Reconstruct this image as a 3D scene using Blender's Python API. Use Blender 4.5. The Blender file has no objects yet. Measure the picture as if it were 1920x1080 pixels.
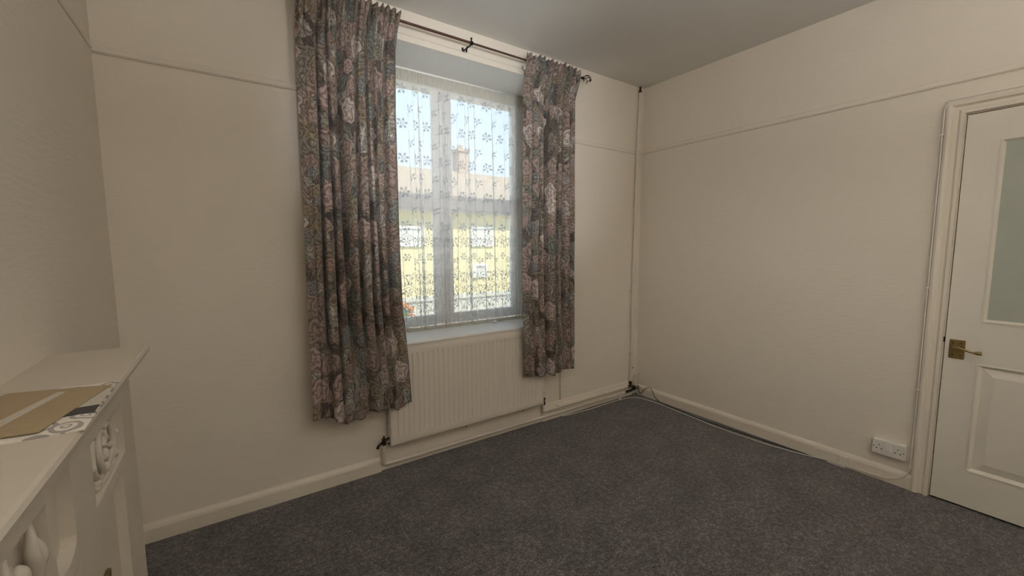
import bpy, math, random
from mathutils import Vector, Matrix
random.seed(7)
R = math.radians
sin, cos, pi = math.sin, math.cos, math.pi
scene = bpy.context.scene
COL = scene.collection

# ------------------------------------------------------------------ camera
H = 1.3422
FPX = 775.0
yaw, pitch, roll = R(34.5), R(5.655), R(-0.19)
fwd = Vector((sin(yaw) * cos(pitch), cos(yaw) * cos(pitch), -sin(pitch)))
rgt = Vector((cos(yaw), -sin(yaw), 0))
upv = rgt.cross(fwd)
r2 = rgt * cos(roll) + upv * sin(roll)
u2 = upv * cos(roll) - rgt * sin(roll)
cam_d = bpy.data.cameras.new('camera')
cam_d.sensor_width = 36.0
cam_d.lens = FPX / 1920 * 36.0
cam_d.clip_start = 0.02
cam = bpy.data.objects.new('camera', cam_d)
mw = Matrix((r2, u2, -fwd)).transposed().to_4x4()
mw.translation = (0, 0, H)
cam.matrix_world = mw
COL.objects.link(cam)
scene.camera = cam

# ------------------------------------------------------------------ world, sun, exposure
world = bpy.data.worlds.new('world')
scene.world = world
world.use_nodes = True
wn, wl = world.node_tree.nodes, world.node_tree.links
bg = wn['Background']
tc = wn.new('ShaderNodeTexCoord')
sx = wn.new('ShaderNodeSeparateXYZ')
wl.new(tc.outputs['Generated'], sx.inputs[0])
rp = wn.new('ShaderNodeValToRGB')
rp.color_ramp.elements[0].position = 0.0
rp.color_ramp.elements[0].color = (0.80, 0.90, 0.98, 1)
rp.color_ramp.elements[1].position = 0.7
rp.color_ramp.elements[1].color = (0.42, 0.66, 0.95, 1)
wl.new(sx.outputs['Z'], rp.inputs[0])
wl.new(rp.outputs[0], bg.inputs['Color'])
bg.inputs['Strength'].default_value = 1.8
sun_d = bpy.data.lights.new('sun', 'SUN')
sun_d.energy = 6.5
sun_d.angle = R(1.5)
sun_d.color = (1.0, 0.93, 0.80)
sun = bpy.data.objects.new('sun', sun_d)
sun.rotation_euler = (R(36), 0, R(-12))
sun.location = (0, -4, 9)
COL.objects.link(sun)
scene.view_settings.view_transform = 'Standard'
scene.view_settings.look = 'None'
scene.view_settings.gamma = 1.0
scene.view_settings.use_curve_mapping = False
scene.view_settings.exposure = 0.0
scene.cycles.max_bounces = 7
scene.cycles.diffuse_bounces = 6
scene.cycles.transmission_bounces = 4
scene.cycles.transparent_max_bounces = 16
scene.cycles.adaptive_threshold = 0.05
scene.cycles.use_light_tree = False
scene.cycles.use_denoising = True


def daylight_portal():
    d = bpy.data.lights.new('window_portal', 'AREA')
    d.shape = 'RECTANGLE'
    d.size, d.size_y = 1.42, 1.78
    d.cycles.is_portal = True
    o = bpy.data.objects.new('window_portal', d)
    o.location = (1.32, 2.88, 1.65)
    o.rotation_euler = (R(-90), 0, 0)
    COL.objects.link(o)
daylight_portal()


# ------------------------------------------------------------------ material helpers
class NT:
    def __init__(s, name):
        s.m = bpy.data.materials.new(name)
        s.m.use_nodes = True
        s.t = s.m.node_tree
        s.p = s.t.nodes['Principled BSDF']
        s.out = s.t.nodes['Material Output']

    def n(s, typ, **kw):
        nd = s.t.nodes.new('ShaderNode' + typ)
        for k, v in kw.items():
            setattr(nd, k, v)
        return nd

    def l(s, a, b):
        s.t.links.new(a, b)

    def math(s, op, a, b=None, c=None, clamp=False):
        nd = s.n('Math', operation=op)
        nd.use_clamp = clamp
        for i, v in enumerate((a, b, c)):
            if v is None:
                continue
            if isinstance(v, (int, float)):
                nd.inputs[i].default_value = v
            else:
                s.l(v, nd.inputs[i])
        return nd.outputs[0]

    def mix(s, fac, a, b, mode='MIX'):
        nd = s.n('Mix', data_type='RGBA', blend_type=mode)
        for sock, v in ((nd.inputs[0], fac), (nd.inputs[6], a), (nd.inputs[7], b)):
            if isinstance(v, (int, float)):
                sock.default_value = v
            elif isinstance(v, tuple):
                sock.default_value = (*v, 1) if len(v) == 3 else v
            else:
                s.l(v, sock)
        return nd.outputs[2]

    def ramp(s, fac, stops, interp='LINEAR'):
        nd = s.n('ValToRGB')
        cr = nd.color_ramp
        cr.interpolation = interp
        while len(cr.elements) < len(stops):
            cr.elements.new(0.5)
        for e, (p, c) in zip(cr.elements, stops):
            e.position = p
            e.color = (*c, 1) if len(c) == 3 else c
        s.l(fac, nd.inputs[0])
        return nd.outputs[0]

    def noise(s, vec, scale, detail=3, rough=0.5, out=0):
        nd = s.n('TexNoise')
        nd.inputs['Scale'].default_value = scale
        nd.inputs['Detail'].default_value = detail
        nd.inputs['Roughness'].default_value = rough
        if vec is not None:
            s.l(vec, nd.inputs['Vector'])
        return nd.outputs[out]

    def mapping(s, vec, scale=(1, 1, 1), rot=(0, 0, 0), loc=(0, 0, 0)):
        nd = s.n('Mapping')
        nd.inputs['Scale'].default_value = scale
        nd.inputs['Rotation'].default_value = rot
        nd.inputs['Location'].default_value = loc
        s.l(vec, nd.inputs['Vector'])
        return nd.outputs[0]

    def geo(s):
        return s.n('NewGeometry').outputs['Position']

    def uv(s):
        return s.n('TexCoord').outputs['UV']

    def bump(s, h, strength, dist=0.01):
        nd = s.n('Bump')
        nd.inputs['Strength'].default_value = strength
        nd.inputs['Distance'].default_value = dist
        s.l(h, nd.inputs['Height'])
        s.l(nd.outputs[0], s.p.inputs['Normal'])


def plain(name, col, rough=0.5, metal=0.0, var=0.06, scale=14, bump=0.0, spec=0.5):
    t = NT(name)
    c2 = tuple(max(0, c * (1 - var * 2)) for c in col)
    pos = t.geo()
    f = t.noise(pos, scale, 4)
    t.l(t.mix(f, c2, col), t.p.inputs['Base Color'])
    t.p.inputs['Roughness'].default_value = rough
    t.p.inputs['Metallic'].default_value = metal
    t.p.inputs['Specular IOR Level'].default_value = spec
    if bump:
        t.bump(t.noise(pos, scale * 6, 3), bump, 0.002)
    return t.m


def wall_material(name, col, streak=(9, 9, 75), strength=0.38):
    t = NT(name)
    pos = t.geo()
    big = t.noise(pos, 1.3, 3)
    c = t.mix(big, tuple(x * 0.95 for x in col), col)
    t.l(c, t.p.inputs['Base Color'])
    t.p.inputs['Roughness'].default_value = 0.75
    t.p.inputs['Specular IOR Level'].default_value = 0.25
    wob = t.n('Vector' + 'Math', operation='ADD')
    t.l(t.mapping(pos, streak), wob.inputs[0])
    nz = t.n('TexNoise')
    nz.inputs['Scale'].default_value = 6
    t.l(pos, nz.inputs['Vector'])
    sc_ = t.n('VectorMath', operation='SCALE')
    t.l(nz.outputs['Color'], sc_.inputs[0])
    sc_.inputs['Scale'].default_value = 3.0
    t.l(sc_.outputs[0], wob.inputs[1])
    h1 = t.noise(wob.outputs[0], 1.0, 4, 0.55)
    h2 = t.noise(pos, 160, 2)
    t.bump(t.math('ADD', h1, t.math('MULTIPLY', h2, 0.35)), strength, 0.004)
    return t.m


def carpet_material():
    t = NT('charcoal_carpet')
    pos = t.geo()
    big = t.noise(pos, 2.2, 4, 0.6)
    fine = t.noise(pos, 105, 3, 0.7)
    mid = t.noise(pos, 40, 3, 0.7)
    f = t.math('ADD', t.math('MULTIPLY', fine, 0.6), t.math('MULTIPLY', mid, 0.4))
    c = t.ramp(f, [(0.36, (0.034, 0.032, 0.032)), (0.50, (0.105, 0.098, 0.097)), (0.66, (0.32, 0.30, 0.29))])
    blotch = t.ramp(t.noise(t.mapping(pos, (1, 1, 1), (0, 0, 0), (4, 2, 0)), 5.5, 5, 0.65), [(0.38, (1.18, 1.17, 1.16)), (0.62, (0.78, 0.77, 0.76))])
    c = t.mix(1.0, c, blotch, 'MULTIPLY')
    c = t.mix(t.math('MULTIPLY', big, 0.55), c, t.mix(1.0, c, (0.72, 0.66, 0.64), 'MULTIPLY'))
    t.l(c, t.p.inputs['Base Color'])
    t.p.inputs['Roughness'].default_value = 1.0
    t.p.inputs['Specular IOR Level'].default_value = 0.05
    t.p.inputs['Sheen Weight'].default_value = 0.25
    t.p.inputs['Sheen Roughness'].default_value = 0.6
    t.bump(f, 0.9, 0.012)
    return t.m


def curtain_material():
    """printed cotton: roses, leaves and scrolls in dusty mauve, cream, teal and olive"""
    t = NT('rose_print_fabric')
    uv = t.uv()
    nzc = t.n('TexNoise')
    nzc.inputs['Scale'].default_value = 9
    nzc.inputs['Detail'].default_value = 3
    t.l(uv, nzc.inputs['Vector'])
    sub = t.n('VectorMath', operation='SUBTRACT')
    t.l(nzc.outputs['Color'], sub.inputs[0])
    sub.inputs[1].default_value = (0.5, 0.5, 0.5)
    scl = t.n('VectorMath', operation='SCALE')
    t.l(sub.outputs[0], scl.inputs[0])
    scl.inputs['Scale'].default_value = 0.05
    add = t.n('VectorMath', operation='ADD')
    t.l(uv, add.inputs[0])
    t.l(scl.outputs[0], add.inputs[1])
    wuv = add.outputs[0]

    def cells(vec, scale, rand):
        v = t.n('TexVoronoi', voronoi_dimensions='2D', feature='F1')
        v.inputs['Scale'].default_value = scale
        v.inputs['Randomness'].default_value = rand
        t.l(vec, v.inputs['Vector'])
        d = t.n('VectorMath', operation='SUBTRACT')
        t.l(vec, d.inputs[0])
        t.l(v.outputs['Position'], d.inputs[1])
        s = t.n('SeparateXYZ')
        t.l(d.outputs[0], s.inputs[0])
        th = t.math('ARCTAN2', s.outputs[1], s.outputs[0])
        return v.outputs['Distance'], th, v.outputs['Color']

    # leafy ground
    d2, th2, c2 = cells(t.mapping(wuv, (1, 0.7, 1), (0, 0, 0.6)), 15, 1.0)
    s2 = t.n('SeparateColor')
    t.l(c2, s2.inputs[0])
    ground = t.ramp(s2.outputs[0], [(0.0, (0.105, 0.090, 0.082)), (0.20, (0.155, 0.165, 0.160)), (0.36, (0.235, 0.195, 0.150)),
                                    (0.54, (0.20, 0.19, 0.165)), (0.70, (0.265, 0.205, 0.185)), (0.88, (0.33, 0.315, 0.30))], 'CONSTANT')
    sw = t.math('SINE', t.math('MULTIPLY', t.noise(wuv, 13, 1.5, 0.4), 52.0))
    sw2 = t.math('SINE', t.math('MULTIPLY', t.noise(t.mapping(wuv, (1.3, 1, 1), (0, 0, 1.0), (3, 5, 0)), 26, 1.0, 0.4), 52.0))
    ink = t.ramp(t.math('MULTIPLY_ADD', sw, 0.5, 0.5), [(0.0, (0.48, 0.46, 0.45)), (0.16, (0.88, 0.87, 0.86)), (0.86, (1.02, 1.0, 0.98)), (0.97, (1.6, 1.52, 1.42))])
    ink2 = t.ramp(t.math('MULTIPLY_ADD', sw2, 0.5, 0.5), [(0.0, (0.50, 0.49, 0.48)), (0.14, (0.95, 0.94, 0.92)), (0.9, (1.05, 1.04, 1.0)), (0.98, (1.5, 1.46, 1.42))])
    ground = t.mix(1.0, t.mix(1.0, ground, ink, 'MULTIPLY'), ink2, 'MULTIPLY')

    def rose_layer(base, vec, scale, rand, thr, stops, seed_out, keep):
        d, th, c = cells(vec, scale, rand)
        sc = t.n('SeparateColor')
        t.l(c, sc.inputs[0])
        rnd = sc.outputs[seed_out]
        # petals: rings that wind round the heart of the flower
        lob = t.math('SINE', t.math('ADD', t.math('MULTIPLY', th, 5.0), t.math('MULTIPLY', d, 9.0)))
        phase = t.math('ADD', t.math('MULTIPLY', d, 30.0), t.math('ADD', th, t.math('MULTIPLY', lob, 1.6)))
        ph2 = t.math('ADD', phase, t.math('MULTIPLY', t.noise(vec, 15, 2), 6.0))
        ring = t.math('MULTIPLY_ADD', t.math('SINE', ph2), 0.5, 0.5)
        shade = t.ramp(ring, [(0.0, (0.40, 0.35, 0.34)), (0.14, (0.78, 0.74, 0.72)), (0.7, (1.0, 0.98, 0.95)), (1.0, (1.28, 1.25, 1.2))])
        tint = t.ramp(rnd, stops, 'CONSTANT')
        col = t.mix(1.0, tint, shade, 'MULTIPLY')
        edge = t.math('ADD', d, t.math('MULTIPLY', lob, 0.035))
        edge = t.math('ADD', edge, t.math('MULTIPLY', t.noise(vec, 55, 2), 0.12))
        m = t.math('LESS_THAN', edge, thr)
        m = t.math('MULTIPLY', m, t.math('GREATER_THAN', sc.outputs[2], keep))
        rim = t.math('MULTIPLY', t.math('LESS_THAN', edge, thr + 0.022), t.math('GREATER_THAN', sc.outputs[2], keep))
        base = t.mix(t.math('MULTIPLY', rim, 0.6), base, (0.06, 0.052, 0.05))
        return t.mix(m, base, col)

    c = rose_layer(ground, t.mapping(wuv, (1, 1, 1), (0, 0, 0.4), (0.31, 0.77, 0)), 10, 0.9, 0.46,
                   [(0.0, (0.30, 0.225, 0.20)), (0.3, (0.22, 0.225, 0.22)), (0.5, (0.36, 0.275, 0.25)), (0.72, (0.32, 0.275, 0.255)), (0.9, (0.27, 0.225, 0.17))], 0, 0.35)
    c = rose_layer(c, wuv, 6.0, 0.8, 0.45,
                   [(0.0, (0.34, 0.265, 0.24)), (0.26, (0.50, 0.435, 0.40)), (0.40, (0.31, 0.245, 0.22)), (0.66, (0.41, 0.31, 0.29)), (0.80, (0.41, 0.36, 0.345)), (0.94, (0.56, 0.50, 0.46))], 1, 0.48)
    c = t.mix(0.12, c, (0.26, 0.21, 0.185))
    c = t.mix(1.0, c, (1.14, 1.15, 1.14), 'MULTIPLY')
    # woven grain
    g = t.noise(t.mapping(uv, (1, 1, 1)), 700, 1)
    c = t.mix(t.math('MULTIPLY', g, 0.22), c, (0.05, 0.05, 0.05))
    t.l(c, t.p.inputs['Base Color'])
    t.p.inputs['Roughness'].default_value = 0.9
    t.p.inputs['Specular IOR Level'].default_value = 0.15
    t.p.inputs['Sheen Weight'].default_value = 0.1
    tr = t.n('BsdfTranslucent')
    t.l(c, tr.inputs['Color'])
    mx = t.n('MixShader')
    mx.inputs[0].default_value = 0.14
    t.l(t.p.outputs[0], mx.inputs[1])
    t.l(tr.outputs[0], mx.inputs[2])
    t.l(mx.outputs[0], t.out.inputs['Surface'])
    return t.m


def sheer_material(name, alpha, col, through=0.55):
    """thin net: part open mesh, part white yarn that scatters light both ways"""
    t = NT(name)
    t.t.nodes.remove(t.p)
    uv = t.uv()
    tr = t.n('BsdfTransparent')
    df = t.n('BsdfDiffuse')
    tl = t.n('BsdfTranslucent')
    g = t.noise(t.mapping(uv, (1, 1, 1)), 420, 2, 0.6)
    colr = t.mix(g, tuple(x * 0.9 for x in col), col)
    t.l(colr, df.inputs['Color'])
    t.l(colr, tl.inputs['Color'])
    m1 = t.n('MixShader')
    m1.inputs[0].default_value = through
    t.l(df.outputs[0], m1.inputs[1])
    t.l(tl.outputs[0], m1.inputs[2])
    m2 = t.n('MixShader')
    a = t.math('ADD', t.math('MULTIPLY', t.math('SUBTRACT', g, 0.5), 0.35), alpha, clamp=True)
    t.l(a, m2.inputs[0])
    t.l(tr.outputs[0], m2.inputs[1])
    t.l(m1.outputs[0], m2.inputs[2])
    t.l(m2.outputs[0], t.out.inputs['Surface'])
    return t.m


def frosted_material():
    t = NT('frosted_glass')
    pos = t.geo()
    f = t.noise(t.mapping(pos, (3, 3, 3)), 3, 4)
    t.l(t.mix(f, (0.60, 0.64, 0.56), (0.72, 0.74, 0.66)), t.p.inputs['Base Color'])
    t.p.inputs['Roughness'].default_value = 0.28
    t.p.inputs['Transmission Weight'].default_value = 0.35
    t.bump(t.noise(pos, 120, 2), 0.15, 0.003)
    return t.m


def clear_glass():
    t = NT('window_glass')
    t.t.nodes.remove(t.p)
    tr = t.n('BsdfTransparent')
    tr.inputs['Color'].default_value = (0.95, 0.97, 0.97, 1)
    gl = t.n('BsdfGlossy')
    gl.inputs['Roughness'].default_value = 0.02
    fr = t.n('Fresnel')
    fr.inputs['IOR'].default_value = 1.45
    m = t.n('MixShader')
    t.l(fr.outputs[0], m.inputs[0])
    t.l(tr.outputs[0], m.inputs[1])
    t.l(gl.outputs[0], m.inputs[2])
    t.l(m.outputs[0], t.out.inputs['Surface'])
    return t.m


def print_material(name, base, line):
    """white cloth printed with grey loops"""
    t = NT(name)
    uv = t.uv()
    v = t.n('TexVoronoi', voronoi_dimensions='2D', feature='F1')
    v.inputs['Scale'].default_value = 22
    v.inputs['Randomness'].default_value = 0.55
    t.l(uv, v.inputs['Vector'])
    d = v.outputs['Distance']
    k = t.math('ABSOLUTE', t.math('SUBTRACT', d, 0.36))
    m = t.math('LESS_THAN', k, 0.07)
    k2 = t.math('LESS_THAN', t.math('ABSOLUTE', t.math('SUBTRACT', d, 0.12)), 0.035)
    t.l(t.mix(t.math('MAXIMUM', m, k2), base, line), t.p.inputs['Base Color'])
    t.p.inputs['Roughness'].default_value = 0.85
    t.bump(t.noise(uv, 500, 2), 0.2, 0.001)
    return t.m


def striped_fabric(name, col, scale=160):
    t = NT(name)
    uv = t.uv()
    f = t.noise(t.mapping(uv, (1, 14, 1)), scale / 8, 3)
    t.l(t.mix(f, tuple(c * 0.8 for c in col), col), t.p.inputs['Base Color'])
    t.p.inputs['Roughness'].default_value = 0.8
    t.bump(f, 0.25, 0.001)
    return t.m


WALLC = (0.80, 0.735, 0.645)
M = {
    'wall': wall_material('cream_textured_paper', WALLC),
    'ceil': plain('matt_ceiling_white', (0.69, 0.675, 0.64), 0.9, var=0.02, scale=2),
    'carpet': carpet_material(),
    'gloss': plain('cream_gloss_paint', (0.79, 0.72, 0.62), 0.38, var=0.03, scale=6),
    'trim': plain('painted_plaster_trim', WALLC, 0.7, var=0.03, scale=8),
    'door': plain('door_white_paint', (0.80, 0.755, 0.665), 0.42, var=0.02, scale=4),
    'soffit': plain('reveal_white', (0.83, 0.83, 0.80), 0.8, var=0.03, scale=25, bump=0.15),
    'upvc': plain('window_frame_white', (0.90, 0.90, 0.89), 0.35, var=0.01),
    'rad': plain('radiator_enamel', (0.78, 0.715, 0.63), 0.4, var=0.015, scale=3),
    'mantel': plain('mantel_paint', (0.63, 0.565, 0.475), 0.55, var=0.04, scale=9),
    'pipe': plain('painted_pipe', (0.77, 0.71, 0.63), 0.45, var=0.05, scale=30),
    'dark': plain('dark_metal', (0.035, 0.030, 0.026), 0.45, 0.8, var=0.2, scale=60),
    'tarn': plain('tarnished_brass_valve', (0.10, 0.075, 0.045), 0.5, 0.8, var=0.3, scale=120),
    'brass': plain('aged_brass', (0.42, 0.31, 0.14), 0.38, 0.9, var=0.2, scale=60),
    'copper': plain('coppery_brown_rod', (0.19, 0.105, 0.085), 0.35, 0.75, var=0.1, scale=40),
    'plast': plain('white_plastic', (0.80, 0.77, 0.72), 0.35, var=0.01),
    'hole': plain('socket_hole', (0.02, 0.02, 0.02), 0.8),
    'cable_w': plain('white_cable', (0.78, 0.75, 0.69), 0.5, var=0.05, scale=40),
    'cable_b': plain('black_cable', (0.015, 0.014, 0.013), 0.5),
    'dirt': plain('dusty_corner_grime', (0.10, 0.075, 0.05), 0.95, var=0.35, scale=90),
    'curtain': curtain_material(),
    'net': sheer_material('sheer_net', 0.42, (0.92, 0.92, 0.91), 0.40),
    'lace': sheer_material('lace_thread', 0.80, (0.60, 0.62, 0.65), 0.35),
    'header': sheer_material('gathered_heading', 0.86, (0.84, 0.81, 0.74)),
    'frost': frosted_material(),
    'glass': clear_glass(),
    'cloth_print': print_material('grey_loop_print', (0.74, 0.69, 0.61), (0.36, 0.33, 0.31)),
    'charcoal': striped_fabric('charcoal_band', (0.075, 0.065, 0.065)),
    'tan': striped_fabric('tan_fabric', (0.44, 0.335, 0.20)),
    'pale': striped_fabric('pale_band', (0.60, 0.56, 0.48)),
    'scrap': plain('white_scrap', (0.9, 0.9, 0.9), 0.6),
    'yellow': plain('yellow_render', (0.78, 0.68, 0.40), 0.9, var=0.05, scale=3, bump=0.2),
    'white_render': plain('white_house_trim', (0.85, 0.82, 0.76), 0.7, var=0.03),
    'tiles': plain('roof_tiles', (0.50, 0.39, 0.29), 0.85, var=0.15, scale=6, bump=0.3),
    'brick': plain('chimney_brick', (0.55, 0.42, 0.34), 0.85, var=0.15, scale=14),
    'dglass': plain('house_window_glass', (0.78, 0.76, 0.68), 0.15, var=0.1, scale=2),
    'pave': plain('pale_paving', (0.60, 0.56, 0.48), 0.9, var=0.1, scale=5),
    'road': plain('pale_concrete', (0.66, 0.64, 0.60), 0.9, var=0.1, scale=12),
    'gwall': plain('garden_wall_stone', (0.66, 0.62, 0.52), 0.9, var=0.15, scale=9, bump=0.3),
    'orange': plain('orange_petals', (0.80, 0.26, 0.06), 0.8, var=0.2, scale=30),
    'green': plain('shrub_green', (0.12, 0.20, 0.06), 0.8, var=0.3, scale=30),
}


# ------------------------------------------------------------------ geometry helpers
class MB:
    def __init__(s):
        s.v, s.f, s.uv = [], [], []

    def quad(s, *p):
        b = len(s.v)
        s.v += [tuple(q) for q in p]
        s.f.append(tuple(range(b, b + len(p))))
        return s

    def box(s, x0, x1, y0, y1, z0, z1, bev=0.0):
        if bev <= 0:
            b = len(s.v)
            s.v += [(x, y, z) for z in (z0, z1) for y in (y0, y1) for x in (x0, x1)]
            s.f += [tuple(b + i for i in q) for q in ((0, 2, 3, 1), (4, 5, 7, 6), (0, 1, 5, 4), (2, 6, 7, 3), (0, 4, 6, 2), (1, 3, 7, 5))]
            return s
        # bevelled box: convex hull of 24 points built as faces
        e = min(bev, (x1 - x0) / 2.01, (y1 - y0) / 2.01, (z1 - z0) / 2.01)
        b = len(s.v)
        idx = {}
        for i, (x, xi) in enumerate(((x0, 1), (x1, -1))):
            for j, (y, yi) in enumerate(((y0, 1), (y1, -1))):
                for k, (z, zi) in enumerate(((z0, 1), (z1, -1))):
                    for a in range(3):
                        p = [x + xi * e, y + yi * e, z + zi * e]
                        p[a] = (x, y, z)[a]
                        idx[i, j, k, a] = len(s.v)
                        s.v.append(tuple(p))
        def fc(l, flip):
            s.f.append(tuple(l[::-1]) if flip else tuple(l))
        for i in (0, 1):
            fc([idx[i, 0, 0, 0], idx[i, 0, 1, 0], idx[i, 1, 1, 0], idx[i, 1, 0, 0]], i == 1)
            fc([idx[0, i, 0, 1], idx[1, i, 0, 1], idx[1, i, 1, 1], idx[0, i, 1, 1]], i == 1)
            fc([idx[0, 0, i, 2], idx[0, 1, i, 2], idx[1, 1, i, 2], idx[1, 0, i, 2]], i == 1)
        for i in (0, 1):
            for j in (0, 1):
                fl = (i + j) % 2 == 1
                fc([idx[i, j, 0, 0], idx[i, j, 0, 1], idx[i, j, 1, 1], idx[i, j, 1, 0]], fl)
                fc([idx[i, 0, j, 0], idx[i, 1, j, 0], idx[i, 1, j, 2], idx[i, 0, j, 2]], fl)
                fc([idx[0, i, j, 1], idx[0, i, j, 2], idx[1, i, j, 2], idx[1, i, j, 1]], fl)
                for k in (0, 1):
                    fc([idx[i, j, k, 0], idx[i, j, k, 1], idx[i, j, k, 2]], (i + j + k) % 2 == 1)
        return s

    def tube(s, pts, r, n=10, caps=True):
        pts = [Vector(p) for p in pts]
        rs = r if isinstance(r, (list, tuple)) else [r] * len(pts)
        b = len(s.v)
        prev = None
        for i, p in enumerate(pts):
            d = (pts[min(i + 1, len(pts) - 1)] - pts[max(i - 1, 0)]).normalized()
            if prev is None:
                a = Vector((0, 0, 1)) if abs(d.z) < 0.9 else Vector((1, 0, 0))
                n1 = d.cross(a).normalized()
            else:
                n1 = (prev - d * prev.dot(d)).normalized()
            prev = n1
            n2 = d.cross(n1)
            for k in range(n):
                q = p + (n1 * cos(2 * pi * k / n) + n2 * sin(2 * pi * k / n)) * rs[i]
                s.v.append(tuple(q))
        for i in range(len(pts) - 1):
            for k in range(n):
                k2 = (k + 1) % n
                s.f.append((b + i * n + k, b + i * n + k2, b + (i + 1) * n + k2, b + (i + 1) * n + k))
        if caps:
            s.f.append(tuple(b + k for k in range(n))[::-1])
            e = b + (len(pts) - 1) * n
            s.f.append(tuple(e + k for k in range(n)))
        return s

    def prism(s, poly, fn, t0, t1):
        """extrude the 2-D polygon between t0 and t1; fn(a, b, t) -> point"""
        n = len(poly)
        b = len(s.v)
        for t in (t0, t1):
            s.v += [tuple(fn(a, c, t)) for a, c in poly]
        s.f.append(tuple(range(b, b + n))[::-1])
        s.f.append(tuple(range(b + n, b + 2 * n)))
        for i in range(n):
            j = (i + 1) % n
            s.f.append((b + i, b + j, b + n + j, b + n + i))
        return s

    def lathe(s, c, axis, prof, n=14):
        """prof: (distance along axis, radius)"""
        ax = Vector(axis).normalized()
        a = Vector((0, 0, 1)) if abs(ax.z) < 0.9 else Vector((1, 0, 0))
        e1 = ax.cross(a).normalized()
        e2 = ax.cross(e1)
        b = len(s.v)
        c = Vector(c)
        for d, r in prof:
            for k in range(n):
                s.v.append(tuple(c + ax * d + (e1 * cos(2 * pi * k / n) + e2 * sin(2 * pi * k / n)) * r))
        for i in range(len(prof) - 1):
            for k in range(n):
                k2 = (k + 1) % n
                s.f.append((b + i * n + k, b + i * n + k2, b + (i + 1) * n + k2, b + (i + 1) * n + k))
        s.f.append(tuple(b + k for k in range(n))[::-1])
        e = b + (len(prof) - 1) * n
        s.f.append(tuple(e + k for k in range(n)))
        return s

    def blob(s, c, rx, ry, rz, nu=10, nv=7, jit=0.0, rot=None):
        b = len(s.v)
        c = Vector(c)
        for j in range(nv + 1):
            ph = pi * j / nv
            for i in range(nu):
                th = 2 * pi * i / nu
                k = 1 + random.uniform(-jit, jit)
                p = Vector((rx * sin(ph) * cos(th), ry * sin(ph) * sin(th), rz * cos(ph))) * k
                if rot is not None:
                    p = rot @ p
                s.v.append(tuple(c + p))
        for j in range(nv):
            for i in range(nu):
                i2 = (i + 1) % nu
                s.f.append((b + j * nu + i, b + (j + 1) * nu + i, b + (j + 1) * nu + i2, b + j * nu + i2))
        return s

    def grid(s, nu, nv, fn, uvfn=None):
        b = len(s.v)
        for j in range(nv + 1):
            for i in range(nu + 1):
                u, v = i / nu, j / nv
                s.v.append(tuple(fn(u, v)))
                if uvfn:
                    s.uv.append(uvfn(u, v))
        for j in range(nv):
            for i in range(nu):
                a = b + j * (nu + 1) + i
                s.f.append((a, a + 1, a + nu + 2, a + nu + 1))
        return s

    def build(s, name, mat, parent=None, smooth=False, angle=None, uvscale=None):
        me = bpy.data.meshes.new(name)
        if parent is not None:
            o0 = parent_loc(parent)
        else:
            xs, ys, zs = zip(*s.v)
            o0 = Vector(((min(xs) + max(xs)) / 2, (min(ys) + max(ys)) / 2, min(zs)))
        me.from_pydata([tuple(Vector(p) - o0) for p in s.v], [], s.f)
        me.materials.append(mat)
        if s.uv:
            lay = me.uv_layers.new(name='UVMap')
            for lp in me.loops:
                lay.data[lp.index].uv = s.uv[lp.vertex_index]
        if smooth:
            for p in me.polygons:
                p.use_smooth = True
            if angle:
                me.set_sharp_from_angle(angle=R(angle))
        me.update()
        o = bpy.data.objects.new(name, me)
        COL.objects.link(o)
        if parent is not None:
            o.parent = parent
        else:
            o.location = o0
        return o


def parent_loc(o):
    v = Vector((0, 0, 0))
    while o is not None:
        v += o.location
        o = o.parent
    return v


def empty(name, loc):
    o = bpy.data.objects.new(name, None)
    o.empty_display_size = 0.1
    o.location = loc
    COL.objects.link(o)
    return o


def tag(o, label, cat, group=None, kind=None):
    o['label'] = label
    o['category'] = cat
    if group:
        o['group'] = group
    if kind:
        o['kind'] = kind
    return o


def struct(o, label, cat):
    return tag(o, label, cat, kind='structure')


def smooth_path(pts, n=8):
    """Catmull-Rom through the points"""
    P = [Vector(p) for p in pts]
    P = [P[0] * 2 - P[1]] + P + [P[-1] * 2 - P[-2]]
    out = []
    for i in range(1, len(P) - 2):
        a, b, c, d = P[i - 1:i + 3]
        for k in range(n):
            t = k / n
            out.append(0.5 * ((2 * b) + (c - a) * t + (2 * a - 5 * b + 4 * c - d) * t * t + (3 * b - a - 3 * c + d) * t ** 3))
    out.append(P[-2])
    return out


# ------------------------------------------------------------------ the room
XL, XR, YW, YB, ZC = -0.405, 3.045, 2.415, -1.55, 2.695
OX0, OX1, OZ0, OZ1, YO = 0.63, 2.03, 0.765, 2.527, 2.86     # window opening, outer face of the wall
struct(MB().box(XL - .15, XR + .15, YB - .15, YW + .1, -.12, 0).build('floor', M['carpet']), 'dark charcoal fitted carpet covering the whole floor', 'floor')
struct(MB().box(XL - .15, XR + .15, YB - .15, YO, ZC, ZC + .15).build('ceiling', M['ceil']), 'plain off-white ceiling above the room', 'ceiling')
wb = MB()
wb.box(XL - .15, OX0, YW, YO, -.12, ZC).box(OX1, XR + .15, YW, YO, -.12, ZC)
wb.box(OX0, OX1, YW, YO, -.12, OZ0 - .03).box(OX0, OX1, YW, YO, OZ1, ZC)
struct(wb.build('wall_back', M['wall']), 'cream textured wall around the curtained window', 'wall')
DY0, DY1, DZ = -0.305, 0.467, 1.985    # door opening
wr = MB()
wr.box(XR, XR + .15, DY1, YW, 0, ZC).box(XR, XR + .15, YB, DY0, 0, ZC).box(XR, XR + .15, DY0, DY1, DZ, ZC)
struct(wr.build('wall_right', M['wall']), 'cream textured wall holding the panelled door', 'wall')
struct(MB().box(XL - .15, XL, YB, YW, 0, ZC).build('wall_left', M['wall']), 'cream wall behind the white fire surround', 'wall')
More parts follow.
